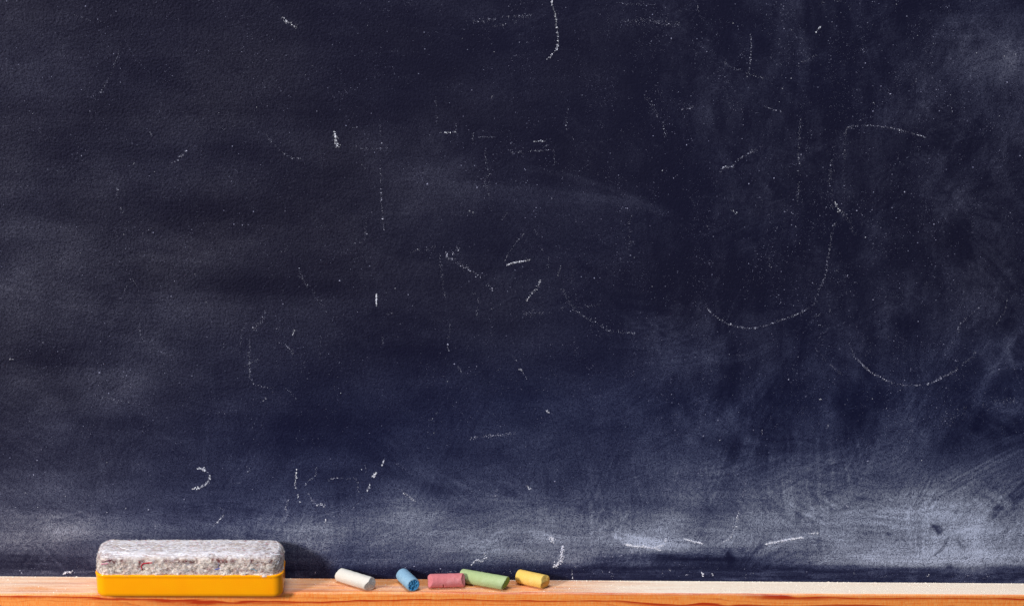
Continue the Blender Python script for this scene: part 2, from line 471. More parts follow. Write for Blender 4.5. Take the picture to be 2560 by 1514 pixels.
xs = np.concatenate([np.linspace(-1.05, -.40, 34)[:-1], np.arange(-.40, .4001, .00090), np.linspace(.40, 1.05, 34)[1:]])
zs = np.concatenate([np.linspace(-.46, -.262, 8)[:-1], np.arange(-.262, -.205, .0006), np.arange(-.205, .262, .00090), np.linspace(.2625, .80, 28)])
zs = zs[zs > -.46]
nx, nz = len(xs), len(zs)
GXX, GZZ = np.meshgrid(xs, zs)
front = np.stack([GXX, np.zeros_like(GXX), GZZ], -1).reshape(-1, 3)
U, V_ = project(front)
dustv = panel_dust(U, V_)
q = ring_faces(nz, nx, close=False)
T = .012
n0 = len(front)
corner = [0, nx-1, nz*nx-1, (nz-1)*nx]
back = front[corner]+np.array([0, T, 0])
bid = list(range(n0, n0+4))
bot = list(range(0, nx)); topr = list(range((nz-1)*nx, nz*nx)); lef = [r*nx for r in range(nz)]; rig = [r*nx+nx-1 for r in range(nz)]
polys = [bot[::-1]+[bid[0], bid[1]], topr+[bid[2], bid[3]], lef+[bid[3], bid[0]], rig[::-1]+[bid[1], bid[2]], [bid[1], bid[0], bid[3], bid[2]]]
loops = np.concatenate([q.ravel()]+[np.array(p) for p in polys]); sizes = np.concatenate([np.full(len(q), 4)]+[[len(p)] for p in polys])
me = mesh_np('writing_surface', np.vstack([front, back]), loops, sizes, smooth=False)
attr(me, 'dust', np.concatenate([dustv, np.zeros(4)]))
attr(me, 'relief', np.concatenate([.30+.70*ss(1500, 200, U)*ss(1300, 800, V_), np.zeros(4)]))
blu = np.clip(.25+.30*ss(200, 1900, U)+.5*ss(650, 1100, V_)*ss(-200, 900, U)+.10*fbm(U/300, V_/200, seed=91, octv=3)+.25*ss(900, 1300, V_), 0, 1)  # bluer lower down: vignette tint put into the board colour
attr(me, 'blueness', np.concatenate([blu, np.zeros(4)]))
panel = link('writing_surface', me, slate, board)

# ------------------------------------------------------------------ chalk grains (small frusta of loose chalk)
def grains(P, r, axis, h=None, k=5):
    """P: n x 3 points on a flat surface; axis 1 = on the board facing -y, 2 = lying on the ledge facing +z"""
    n = len(P)
    ang = np.linspace(0, 2*np.pi, k, endpoint=False)[None, :]+RNG.uniform(0, 6, (n, 1))
    rr = r[:, None]*RNG.uniform(.65, 1.3, (n, k)); st = RNG.uniform(.7, 1.4, (n, 1))
    a = np.cos(ang)*rr*st; b = np.sin(ang)*rr/st
    hh = (h if h is not None else r*RNG.uniform(.3, .7, n))[:, None]
    if axis == 1:
        lo = np.stack([a, np.full_like(a, .00003), b], -1); hi = np.stack([a*.6, -hh+0*a, b*.6], -1)
    else:
        lo = np.stack([a, b, np.full_like(a, -.00004)], -1); hi = np.stack([a*.6, b*.6, hh+0*a], -1)
    V = np.concatenate([lo, hi], 1)+P[:, None, :]
    i = np.arange(k); j = (i+1) % k
    side = np.stack([i, j, j+k, i+k], -1)
    off = (np.arange(n)*2*k)[:, None, None]
    sq = (side[None]+off).reshape(-1); cap = (np.arange(k, 2*k)[None]+off[:, :, 0]).reshape(-1)
    return V.reshape(-1, 3), np.concatenate([sq, cap]), np.concatenate([np.full(n*k, 4), np.full(n, k)])
def grain_obj(name, P, r, mat, parent=None, axis=1, h=None, **props):
    V, l, s = grains(P, r, axis, h)
    return link(name, mesh_np(name, V, l, s, smooth=False), mat, parent, **props)

S = 860/2510
TILE = {'A': (0, 0), 'B': (850, 0), 'C': (1700, 0), 'D': (0, 450), 'E': (850, 450), 'F': (1700, 450), 'G': (0, 900), 'H': (850, 900), 'I': (1700, 900)}
# chalk strokes that survived the wiping: tile, strength 1-9, spread in px, path
ST = '''A 4 3 540,110 600,128 660,150
A 2 2 880,235 920,310 1000,440 1090,525
A 4 4 885,310 840,460 800,560 725,685
A 2 3 1150,640 1180,700 1165,810 1110,865 1040,905
A 7 9 2060,125 2110,175 2180,195
A 2 9 270,920 340,1015 400,995
A 6 5 1245,1195 1310,1150 1370,1095
A 5 7 1620,945 1690,920 1710,930
A 2 4 1340,925 1620,930
A 4 4 1940,980 1990,1050 2070,1115 2120,1145 2190,1160
A 8 8 2440,960 2450,1020 2465,1075
A 5 2 970,1200 985,1180
A 4 2 1090,960 1110,1000
A 3 4 860,1340 855,1420
A 1 9 520,1100 750,1105
B 5 8 960,170 1015,155 1130,140 1200,125 1400,115
B 4 6 1100,195 1165,185 1290,160
B 7 4 1545,0 1550,40 1568,100 1580,180 1590,280 1585,355
B 7 4 1585,355 1545,400 1510,435
B 3 3 2015,20 2150,32 2310,35
B 4 14 2050,140 2110,165 2235,145 2300,160 2480,180
B 2 9 1960,100 1955,200 1960,300
B 3 3 700,705 703,850 710,925
B 7 3 715,965 780,968 845,965
B 3 3 848,900 848,1000
B 3 3 970,960 972,1060
B 5 3 1015,1000 1130,1000
B 7 3 1390,1033 1495,1028
B 3 2 1480,1075 1525,1055
B 3 6 1250,1112 1350,1105 1460,1100 1545,1090
B 4 5 1665,775 1655,850 1650,950
B 4 3 1560,1080 1568,1190
B 3 5 1062,1050 1065,1180 1090,1270 1055,1320 1085,1400
B 3 3 290,840 293,1000 296,1200 300,1400 302,1450
B 4 4 120,1070 170,1085 295,1085 380,1075
B 5 3 90,935 130,920
B 4 9 2210,690 2270,760 2320,850 2365,930 2370,1000
B 2 7 1880,870 1940,945
B 4 3 1105,720 1115,695
B 2 3 985,730 980,790
C 3 3 130,40 135,90 160,140
C 4 4 300,435 360,485 430,510 500,540 600,565 700,575
C 6 3 515,240 522,310 518,380 512,460 500,530
C 3 4 1000,60 1040,20 1090,8 1180,15 1225,40 1245,75
C 7 3 990,240 1030,185
C 3 4 650,405 680,440
C 4 4 860,510 875,475 920,440 995,400
C 5 3 605,770 630,782 690,800 755,820
C 4 5 878,865 875,950 865,1100 870,1250 862,1450
C 5 3 1210,1000 1215,940 1260,920 1340,915 1430,920 1550,937 1680,968 1800,1005
C 3 8 1205,950 1205,1080 1198,1200
C 3 10 1105,1160 1095,1300 1100,1400
C 2 9 1195,1200 1190,1450
C 6 5 290,1255 320,1225 385,1213 430,1165 490,1130 530,1100
C 4 8 510,1105 575,1110
C 4 3 1680,620 1715,600 1730,570
C 4 3 1400,740 1425,765
C 4 4 1980,780 1990,830
C 6 7 15,800 70,790 100,755
C 2 12 1770,300 1850,310 1790,380 1840,410
C 1 9 240,830 240,1000
C 2 3 1280,905 1350,850
D 4 9 2185,640 2190,690 2250,770 2300,840
D 3 9 2280,910 2310,860 2350,920 2390,960
D 2 9 2430,1010 2455,1160
D 4 9 1945,930 1920,1010 1840,1110
D 4 4 1800,1050 1770,1100 1755,1200 1745,1290
D 4 5 1820,1160 1822,1450
D 4 5 1780,1360 1830,1330 1900,1305
D 5 4 2030,1180 2100,1215 2140,1270
D 7 4 2135,1130 2150,1090
D 3 4 2340,1130 2335,1310
D 4 5 1990,1090 2040,1075
D 3 3 1630,1190 1635,1280
D 4 4 1020,1030 1020,1110 1050,1180
D 3 3 905,810 945,740 960,720 990,760 1015,840
D 5 5 1490,885 1510,895
D 7 3 75,1303 95,1310
D 4 4 1040,390 1105,345
D 3 4 855,40 860,120 900,250
D 2 2 1170,130 1285,128
D 3 4 290,1210 360,1145
D 2 5 850,880 850,1000
D 3 5 2040,530 2110,500
E 6 2 298,60 303,180 312,270 322,380
E 4 3 195,290 185,350 180,440 110,462
E 9 1 265,830 265,918
E 7 4 905,212 940,222 975,235
E 3 4 1085,0 1088,130
E 4 4 1180,285 1220,240
E 3 4 515,530 565,508 600,520 700,480
E 3 5 730,535 745,700 750,760 770,860
E 6 10 770,525 790,565 850,600 920,640 980,680 1050,720 1090,765 1120,805
E 6 8 820,540 870,495
E 8 3 1215,620 1255,607 1310,597 1390,580
E 4 3 1200,595 1240,520 1300,435 1345,395
E 3 4 1420,360 1450,410
E 3 4 1450,470 1490,515
E 3 4 1525,560 1520,640
E 5 4 1610,620 1590,695
E 7 4 1360,885 1390,840 1435,790 1460,730
E 6 12 1330,965 1370,975 1410,970
E 3 6 1410,970 1520,970 1680,910
E 5 6 1620,790 1680,900 1740,960 1810,1010 1900,1060 1960,1095 2050,1110 2170,1115
E 3 6 1680,910 1760,925 1900,905
E 4 4 1010,850 1005,920 995,1000
E 3 6 960,825 1015,835
E 4 5 803,1050 800,1130 795,1160
E 5 4 785,1180 790,1250
E 3 4 295,1030 320,995 400,960
E 4 5 315,1130 312,1240
E 6 4 860,1360 885,1400
E 7 3 1295,1370 1325,1390
E 3 4 1150,1390 1170,1370
E 3 3 1250,1270 1310,1340
E 3 6 2130,255 2110,300 2110,400 2125,480
E 2 12 2150,200 2250,215 2400,260
E 4 9 1530,120 1560,140
E 2 6 1700,640 1690,740
E 2 4 950,1190 920,1240
F 3 9 1110,60 1105,210
F 7 10 1130,160 1160,215 1185,245
F 4 9 1185,245 1240,310 1260,370 1290,400
F 5 5 1145,300 1115,350 1100,470 1075,580 1060,700 1010,810 985,880 965,920
F 6 4 965,920 860,975 740,1020 640,1055 560,1075 490,1078 410,1065 340,1045 290,1018 230,970 190,920
F 2 3 190,920 185,800 195,740
F 4 4 960,1005 985,1035 1045,1070
F 3 5 1085,900 1100,980
F 4 3 965,1000 1025,983
F 5 4 1045,1125 1060,1110 1090,1065
F 3 4 980,1210 1040,1285 1100,1350 1190,1410
F 5 4 1235,1190 1280,1290 1380,1390 1480,1450
F 4 6 1870,1450 1990,1400 2060,1340 2130,1290 2160,1245
F 5 4 2030,1105 2040,1060 2110,990 2210,905
F 4 4 2390,860 2370,950 2300,1060
F 7 4 380,220 410,245
F 4 4 650,565 658,640
F 4 4 755,235 800,225
F 2 5 1240,430 1250,500
F 2 8 1195,0 1190,200
F 3 3 860,30 860,180
G 4 4 660,255 750,265 850,290 1020,322
G 2 7 1315,150 1330,220 1360,300 1395,390
G 2 7 920,500 960,600 1000,740 1030,810
G 4 4 1780,45 1830,15
G 5 4 1820,20 1825,110 1845,165 1910,190 2000,205
G 4 4 2080,210 2130,240 2170,300
G 7 3 1915,295 1940,275
G 9 5 1445,785 1470,790 1500,800
G 4 4 1500,800 1535,830
G 8 5 1535,840 1515,890 1470,925 1400,940
G 5 4 1800,830 1825,785
G 3 3 1705,900 1750,890
G 7 4 2165,790 2155,880 2165,960 2190,1040
G 6 4 2110,1000 2085,1080 2100,1120 2070,1175
G 6 3 2225,915 2250,875 2300,845 2310,780
G 6 3 2395,875 2440,860 2500,862
G 6 4 2250,970 2280,1030 2310,1055
G 8 5 2310,1060 2345,1050 2370,1065
G 4 3 2330,1060 2290,1110 2270,1160 2300,1180
G 8 4 2370,1180 2380,1160
G 5 4 2370,1100 2410,1135 2510,1125
G 4 3 1590,1065 1640,1095
G 7 3 1635,1125 1600,1165 1550,1215
G 3 4 1060,1050 1100,1120 1130,1190 1140,1260
G 7 4 1130,1200 1140,1215
G 2 4 1530,360 1570,385 1750,355
G 2 4 2040,230 2050,320
G 7 3 180,965 205,978
G 3 3 290,485 325,480
G 4 5 375,1195 415,1185
G 2 1 1280,1190 1297,1280
G 4 2 910,1090 920,1070
H 5 4 860,45 885,90
H 5 3 1295,55 1325,75 1370,150
H 4 3 660,445 715,375
H 3 3 640,520 660,450
H 6 7 950,570 1035,558 1110,550 1200,543 1280,530
H 8 7 1505,365 1525,385
H 8 3 325,715 305,770
H 9 6 265,815 240,855
H 8 5 220,905 195,960
H 5 3 165,995 120,1055 80,1090
H 5 3 0,860 60,862 120,870 130,960
H 5 3 155,790 160,805
H 6 2 182,760 190,820
H 5 3 30,1075 60,1100 110,1140 200,1150 270,1155 310,1150 345,1168 385,1160 400,1130
H 4 3 410,1070 435,1140
H 7 5 445,950 490,985 550,1030
H 4 4 1150,930 1115,1010
H 3 3 1105,1080 1090,1130
H 8 3 1365,910 1375,935 1395,935
H 9 9 1525,1290 1555,1300 1550,1325
H 4 14 1210,1240 1310,1250
H 9 8 1625,1350 1620,1400 1610,1459 1560,1510
H 7 7 1050,1400 1060,1450 1000,1475
H 5 3 1365,1340 1425,1345
H 9 4 2075,1340 2150,1355 2220,1360 2290,1368 2340,1385
H 8 4 2290,1368 2365,1340 2375,1300
H 5 4 2165,1380 2130,1400 2050,1425 1900,1430
H 2 4 385,740 440,780 560,850
I 5 3 490,830 470,940 440,1070 420,1130 370,1200 345,1245
I 7 5 430,1100 415,1170 385,1260 330,1320 290,1340
I 9 3 30,1300 100,1320 170,1337
I 9 4 620,1340 700,1325 770,1310 900,1290
I 5 4 690,1290 770,1300
I 8 4 935,1262 1010,1260
I 6 2 1215,1055 1240,1080 1245,1110
I 5 2 1390,1107 1490,1095
I 8 3 1015,290 1028,282
I 6 3 1090,460 1070,500
I 4 3 595,500 600,545
I 6 3 2350,205 2380,215
I 6 4 1300,0 1380,75 1450,120 1550,165 1610,180 1700,183 1800,175 1870,150 1960,100 2030,70
I 3 4 1090,15 1145,77 1190,110
I 6 4 840,1095 870,1110
I 3 22 1620,690 1670,600 1690,410
I 2 26 1350,620 1500,540 1620,420
I 3 26 1900,450 2000,400 2100,350
I 3 20 2200,330 2350,300 2480,290
I 2 26 1600,700 1690,780'''
B2 = [(1400,1200,.239,7,2,'125,930 128,990 132,1030'),(1400,1200,.239,5,4,'150,905 180,900'),(1400,1200,.239,5,5,'435,965 480,950'),
      (1400,1200,.239,5,6,'530,990 570,1015'),(1400,1200,.239,5,3,'1060,980 1090,930'),(1400,1200,.239,7,3,'1130,930 1160,945'),
      (1400,1200,.239,6,2,'1310,990 1380,980'),(1400,1200,.239,9,3,'1475,955 1495,975 1492,1000'),(1400,1200,.239,8,4,'1590,975 1605,990'),
      (1400,1200,.239,4,3,'1945,970 1945,1035'),(1400,1200,.239,5,2,'1990,975 2010,965 2025,980'),(1960,1150,.2453,7,6,'1450,1180 1480,1170'),
      (1960,1150,.2453,4,12,'2020,1195 2060,1170 2130,1130'),(1960,1150,.2453,3,14,'1700,1180 1860,1180 2000,1200'),(1960,1150,.2453,3,10,'980,1190 1060,1170'),
      (1960,1150,.2453,4,5,'690,1160 730,1140'),(0,1260,.1712,6,2,'260,920 290,970 340,1020'),(0,1260,.1712,9,4,'920,1015 980,985 1060,990'),
      (0,1260,.1712,4,2,'1060,990 1200,985 1400,975'),(0,1260,.1712,3,8,'500,950 570,1020 640,1030'),(0,1260,.1712,4,6,'1120,900 1150,940'),
      (1040,1380,.1514,8,3,'905,210 980,130 1040,120 1060,145'),(1040,1380,.1514,8,4,'1110,100 1170,90'),(1040,1380,.1514,6,3,'1545,240 1560,340'),
      (1040,1380,.1514,5,3,'320,320 500,312 680,305'),(1040,1380,.1514,6,5,'1950,195 1990,205')]
strokes = []
for ln in ST.splitlines():
    p = ln.split(); ox, oy = TILE[p[0]]
    strokes.append((int(p[1]), float(p[2]), [(ox+float(a.split(',')[0])*S, oy+float(a.split(',')[1])*S) for a in p[3:]]))
for ox, oy, s, k, w, t in B2:
    strokes.append((k, w, [(ox+float(a.split(',')[0])*s, oy+float(a.split(',')[1])*s) for a in t.split()]))

smallP, smallR = [], []
for k, w, pts in strokes:
    c = curve(pts, 12); seg = np.hypot(*(c[1:]-c[:-1]).T); L = seg.sum(); cum = np.concatenate([[0], np.cumsum(seg)])
    dens = [0, .6, .75, .85, .85, .8, .85, 1.05, 1.9, 3.4][k]*(1+w/14)
    n = max(6, int(L*dens))
    t = RNG.uniform(0, L, n)
    # strokes break up: keep grains where a noise along the stroke is high
    keep = (vn(t/7+k*3, t*0+w+pts[0][0], seed=13) > -.55+.05*(5-k)) | (k >= 8); t = t[keep]
    if len(t) < 4: t = RNG.uniform(0, L, 5)
    n = len(t)
    i = np.clip(np.searchsorted(cum, t)-1, 0, len(seg)-1); f = (t-cum[i])/np.maximum(seg[i], 1e-6)
    pos = c[i]+(c[i+1]-c[i])*f[:, None]
    nrm = np.stack([-(c[i+1]-c[i])[:, 1], (c[i+1]-c[i])[:, 0]], -1)/np.maximum(seg[i], 1e-6)[:, None]
    wid = w*.29*(1+.5*vn(t/30, t*0+3, seed=17))
    pos = pos+nrm*(RNG.normal(0, 1, n)*wid)[:, None]+RNG.normal(0, .7, (n, 2))
    P3 = unproject(pos[:, 0], pos[:, 1], 1, 0.0)
    rad = RNG.lognormal(0, .6, n)*(.000036+.0000034*k+.0000012*k*k)
    rad = np.minimum(rad, .0005)
    if L < 12 and k < 6:
        smallP.append(P3); smallR.append(rad); continue
    grain_obj('chalk_line', P3, rad, grain_mat if k >= 7 else (grain_mid if k >= 3 else grain_faint), board)

# stray specks over the whole board: one uncountable mass
n = 34000
u = RNG.uniform(-60, 2620, n*3); v = RNG.uniform(-60, 1440, n*3)
prob = .22+.55*ss(1200, 1900, u)*ss(1200, 900, v)+.35*np.clip(fbm(u/110, v/90, seed=95, octv=4), 0, 1)*2+.5*ss(1350, 1420, v)
prob = prob*(.25+1.6*ss(-.1, .45, fbm(u/38, v/62, seed=96, octv=4)))
m = RNG.uniform(0, 1.1, n*3) < prob; u, v = u[m][:n], v[m][:n]
r = RNG.lognormal(0, .5, len(u))*.000085
r = np.where(RNG.uniform(0, 1, len(u)) < .012, r*2.6, r); r = np.minimum(r, .0006)
P3 = unproject(u, v, 1, 0.0)
grain_obj('chalk_specks', P3, r, grain_faint, board, kind='stuff')
big = [(A[0]+x*S, A[1]+y*S, rr) for A, x, y, rr in [
 (TILE['B'],1125,380,.6),(TILE['B'],1510,433,.6),(TILE['B'],200,187,.4),(TILE['B'],892,280,.35),(TILE['C'],815,220,.45),(TILE['C'],388,170,.55),(TILE['C'],811,572,.55),
 (TILE['C'],747,646,.55),(TILE['C'],725,743,.55),(TILE['C'],2163,387,.55),(TILE['C'],2366,411,.55),(TILE['C'],2447,397,.4),(TILE['C'],1580,32,.5),(TILE['C'],2331,847,.45),(TILE['C'],1849,318,.5),
 (TILE['C'],490,560,.6),(TILE['C'],1975,694,.45),(TILE['C'],1733,260,.45),(TILE['F'],1353,418,.7),(TILE['F'],842,338,.5),(TILE['F'],872,462,.4),(TILE['F'],1145,177,.8),(TILE['F'],1132,160,.6),
 (TILE['F'],2035,1107,.5),(TILE['F'],1145,660,.4),(TILE['F'],290,1019,.6),(TILE['F'],200,337,.4),(TILE['F'],1523,1140,.3),(TILE['I'],1404,280,.5),(TILE['I'],1507,350,.6),(TILE['I'],1607,218,.5),
 (TILE['I'],1380,75,.6),(TILE['I'],290,582,.6),(TILE['I'],1763,730,.7),(TILE['D'],903,396,.45),(TILE['D'],587,533,.4),(TILE['D'],1422,687,.4),(TILE['E'],822,542,.8),(TILE['E'],402,790,.6),
 (TILE['E'],1105,938,.4),(TILE['E'],2278,775,.4),(TILE['E'],2147,565,.4),(TILE['E'],1590,695,.5),(TILE['E'],567,505,.6),(TILE['G'],478,990,.5),(TILE['G'],112,1072,.45),(TILE['G'],275,1072,.5),
 (TILE['G'],780,745,.45),(TILE['G'],780,1108,.6),(TILE['G'],647,982,.4),(TILE['H'],1355,630,.35),(TILE['H'],685,530,.5),(TILE['H'],5,240,.5),(TILE['H'],785,155,.5),(TILE['B'],160,1200,.35),(TILE['B'],182,1228,.35),
 (TILE['B'],2352,1245,.6),(TILE['B'],1090,1270,.5),(TILE['A'],1873,782,.45),(TILE['A'],1597,823,.4),(TILE['A'],1128,1253,.4),(TILE['A'],238,830,.35),(TILE['A'],2228,546,.35),(TILE['A'],2280,479,.35)]]
bp = np.array(big)
smallP.append(unproject(bp[:, 0], bp[:, 1], 1, 0.0)); smallR.append(bp[:, 2]*.00048)
grain_obj('chalk_flecks', np.vstack(smallP), np.concatenate(smallR), grain_mat, board, kind='stuff')

# ------------------------------------------------------------------ wooden ledge
lx = np.concatenate([np.linspace(-1.05, -.42, 40)[:-1], np.arange(-.42, .4201, .0015), np.linspace(.42, 1.05, 40)[1:]])
fu = np.array([0, 200, 740, 1100, 1400, 2000, 2560.]); fv = np.array([1484, 1483, 1480, 1480.5, 1481, 1484, 1486.])
fe = unproject(fu, fv, 2, Z0)
depth = -np.interp(lx, fe[:, 0], fe[:, 1]+0); 
kern = np.ones(41)/41; depth = np.convolve(np.pad(depth, 20, 'edge'), kern, 'valid')
# profile: (fraction of depth or absolute y, z)
prof = []
for t in np.linspace(0, 1, 27)[:-1]: prof.append(('t', t, 0.0))
for a in np.linspace(0, 90, 6)[1:]:
    rr = .0009; prof.append(('e', rr*math.sin(math.radians(a))-rr, rr*math.cos(math.radians(a))-rr))
for z in (-.002, -.004, -.007, -.011, -.016, -.024, -.034): prof.append(('e', 0.0, z))
prof.append(('b', 0.0, -.034))
rows = []
for kind, a, z in prof:
    if kind == 't': y = -(0.0002+(depth-.0009-.0002)*a)
    elif kind == 'e': y = -(depth+a)
    else: y = np.full_like(depth, -.0002)
    rows.append(np.stack([lx, y, np.full_like(lx, Z0+z)], -1))
LV = np.array(rows); nr_, nl = LV.shape[:2]
chip = fbm(LV[..., 0]*180, LV[..., 1]*180, seed=111, octv=4)
edge_rows = np.array([1.0 if p[0] == 'e' and p[2] > -.0012 else 0 for p in prof])[:, None]
LV[..., 2] += -.0002*np.clip(chip, 0, 1)*edge_rows
LV[..., 1] += .0002*np.clip(chip, 0, 1)*edge_rows
top_rows = np.array([1.0 if p[0] == 't' else 0 for p in prof])[:, None]
LV[1:26, :, 2] += .00006*fbm(LV[1:26, :, 0]*300, LV[1:26, :, 1]*300, seed=112, octv=3)
Lu, Lw = project(LV)
tt = np.array([p[1] if p[0] == 't' else 1.0 for p in prof])[:, None]+0*LV[..., 0]
streak = fbm(LV[..., 0]*14, LV[..., 1]*260, seed=113, octv=4)
cov = .42+.58*ss(1350, 1750, Lu)-.42*ss(700, 760, Lu)*ss(1560, 1200, Lu)*(1-.35*tt)+.10*ss(250, 0, Lu)  # thinner dust right of the eraser; its shadow is painted in here too
cov = cov+.30*streak*(1-ss(1500, 2000, Lu)*.8)+.22*ss(.12, 0, tt)-.10*ss(.9, 1, tt)*ss(2100, 1300, Lu)
cov = cov-.28*np.exp(-((Lu-80)/50)**2-((tt-.72)/.12)**2)
cov = np.clip(cov, 0, 1.15)*top_rows
e2 = np.array([1.0 if (p[0] == 'e' and p[2] > -.0012) else 0 for p in prof])[:, None]
cov = cov+e2*.16
qf = ring_faces(nr_, nl, close=False)
endl = [i*nl for i in range(nr_)]; endr = [i*nl+nl-1 for i in range(nr_)]
lp = np.concatenate([qf[:, ::-1].ravel(), np.array(endl), np.array(endr[::-1]), np.array([0, nl-1, nr_*nl-1, (nr_-1)*nl])])
sz = np.concatenate([np.full(len(qf), 4), [nr_, nr_, 4]])
me = mesh_np('wooden_ledge', LV.reshape(-1, 3), lp, sz, smooth=True)
attr(me, 'dust', cov); attr(me, 'topside', np.clip(top_rows+.0*cov, 0, 1)+0*cov)
me.set_sharp_from_angle(angle=math.radians(50))
ledge = link('wooden_ledge', me, pine, board, label='orange pine ledge along the foot of the board, dusted with white chalk')

def depth_at(x): return np.interp(x, lx, depth)
# loose dust and crumbs on the ledge: an uncountable mass
n = 9000
x = RNG.uniform(-.5, .5, n); u_, _ = project(np.stack([x, x*0-.01, x*0+Z0], -1))
dm = depth_at(x)
edgeb = RNG.uniform(0, 1, n) < .62
y = np.where(edgeb, -.0004-np.abs(RNG.normal(0, .0011, n)), -RNG.uniform(.001, 1, n)*(dm-.0016)-.0002)
keep = RNG.uniform(0, 1, n) < (.22+.78*ss(900, 1700, u_)+.35*ss(350, 100, u_))
x, y = x[keep], y[keep]
r = np.minimum(RNG.lognormal(0, .5, len(x))*.00013, .0007)
P3 = np.stack([x, y, np.full_like(x, Z0)], -1)
grain_obj('chalk_dust', P3, r, crumb_mat, None, axis=2, h=r*RNG.uniform(.5, 1.3, len(r)),
          kind='stuff', label='fine white chalk dust and crumbs scattered on the wooden ledge', category='chalk dust')

# ------------------------------------------------------------------ eraser
bl_ = unproject(256.0, 1490.0, 2, Z0); br_ = unproject(700.0, 1490.5, 2, Z0)
vec = br_-bl_; yaw = math.atan2(vec[1], vec[0])
EL, ED, HH, FH = .1395, .0328, .0190, .0352          # length, depth, handle height, total height
mid = (bl_+br_)/2
er = bpy.data.objects.new('chalkboard_eraser', None); C.objects.link(er)
ux = np.array([math.cos(yaw), math.sin(yaw), 0]); uy = np.array([-math.sin(yaw), math.cos(yaw), 0])
ec = mid+uy*(ED/2)
xc = (unproject(240.0, 1450.0, 2, Z0+.01)[0]+unproject(711.5, 1450.0, 2, Z0+.01)[0])/2
ec[0] = xc; ec[2] = Z0+.0001
backmost = ec[1]+ED/2+abs(math.sin(yaw))*EL/2
if backmost > -.0012: ec[1] -= backmost+.0012
ec[1] -= .0030
er.location = ec; er.rotation_euler = (0, 0, yaw)
er['label'] = 'used chalkboard eraser, grey wool felt pad on a glossy yellow plastic handle, left on ledge'
er['category'] = 'eraser'

def rrect(hx, hy, r, n=72):
    """rounded rectangle, n points per side run with even spacing"""
    r = min(r, hx-1e-5, hy-1e-5)
    pts = []
    per = 4*(hx-r)+4*(hy-r)+2*math.pi*r
    m = n*4
    s = np.linspace(0, per, m, endpoint=False)
    out = np.zeros((m, 2)); nn = np.zeros((m, 2))
    a, b, c = 2*(hx-r), 2*(hy-r), math.pi*r/2
    for i, t in enumerate(s):
        t = (t+a/2) % per
        if t < a: out[i] = (-(hx-r)+t, -hy); nn[i] = (0, -1); continue
        t -= a
        if t < c: th = -math.pi/2+t/r; out[i] = (hx-r+r*math.cos(th), -(hy-r)+r*math.sin(th)); nn[i] = (math.cos(th), math.sin(th)); continue
        t -= c
        if t < b: out[i] = (hx, -(hy-r)+t); nn[i] = (1, 0); continue
        t -= b
        if t < c: th = t/r; out[i] = (hx-r+r*math.cos(th), hy-r+r*math.sin(th)); nn[i] = (math.cos(th), math.sin(th)); continue
        t -= c
        if t < a: out[i] = (hx-r-t, hy); nn[i] = (0, 1); continue
        t -= a
        if t < c: th = math.pi/2+t/r; out[i] = (-(hx-r)+r*math.cos(th), hy-r+r*math.sin(th)); nn[i] = (math.cos(th), math.sin(th)); continue
        t -= c
        if t < b: out[i] = (-hx, hy-r-t); nn[i] = (-1, 0); continue
        t -= b
        th = math.pi+t/r; out[i] = (-(hx-r)+r*math.cos(th), -(hy-r)+r*math.sin(th)); nn[i] = (math.cos(th), math.sin(th))
    return out, nn

# handle: loops from the middle of the underside, round the bottom edge, up the wall, over the lip and inside
RC = .0075
loopsH = []
def add_loop(off, z, rc=RC): loopsH.append((off, z, rc))
for off in (.0155, .010, .0055): add_loop(off, 0)
for a in np.linspace(0, 90, 9):
    rb = .0042; add_loop(rb-rb*math.sin(math.radians(a)), rb-rb*math.cos(math.radians(a)))
add_loop(-.0001, .009); add_loop(-.0002, .0160)
add_loop(-.0002, .0166); add_loop(-.0005, .0171); add_loop(-.0006, .0182)
add_loop(-.0004, .0188); add_loop(.0000, .0190); add_loop(.0009, .0190); add_loop(.0012, .0187); add_loop(.0013, .0160)
add_loop(.010, .0160); add_loop(.0155, .0160)
HV = []
for off, z, rc in loopsH:
    p, _ = rrect(EL/2-off, ED/2-off, max(rc-off, .0004), 56)
    HV.append(np.column_stack([p, np.full(len(p), z)]))
HV = np.array(HV); nh = HV.shape[1]
qf = ring_faces(len(HV), nh)
capb = np.arange(nh)[::-1]; capt = np.arange(nh)+(len(HV)-1)*nh
me = mesh_np('handle', HV.reshape(-1, 3), np.concatenate([qf.ravel(), capb, capt]), np.concatenate([np.full(len(qf), 4), [nh, nh]]))
link('handle', me, plastic, er)

# felt pad
hx, hy, rc = EL/2-.0008, ED/2-.0006, .0105
ROUND = .0062
lev = [(.0012, .0162), (.0006, .0176)]
for z in np.linspace(.0186, FH-ROUND, 20): lev.append((-.0003 if z > .0194 else 0, z))
for a in np.linspace(0, 90, 12)[1:]: lev.append((ROUND-ROUND*math.cos(math.radians(a)), FH-ROUND+ROUND*math.sin(math.radians(a))))
for o in np.linspace(ROUND+.0006, hy-.0002, 17): lev.append((o, FH))
FV, FN, FT = [], [], []
for off, z in lev:
    p, nn = rrect(hx-off, hy-off, max(rc-off, .0001), 130)
    up = 0 if z <= FH-ROUND else min(1, math.sin(math.acos(max(-1, min(1, (ROUND-min(off, ROUND))/ROUND)))))
    FV.append(np.column_stack([p, np.full(len(p), z)]))
    FN.append(np.column_stack([nn*math.sqrt(max(0, 1-up*up)), np.full(len(p), up)]))
    FT.append(np.full(len(p), up))
FV, FN, FT = np.array(FV), np.array(FN), np.array(FT)
x, y, z = FV[..., 0]*1000, FV[..., 1]*1000, FV[..., 2]*1000
side = 1-FT
lump = fbm(x/4.5, y/4.5, z/3.2, seed=131, octv=4, gain=.6)
fine = fbm(x/1.2, y/1.2, z/1.0, seed=137, octv=3)
strk = fbm(x/14, y/1.3, z/1.3, seed=139, octv=3)
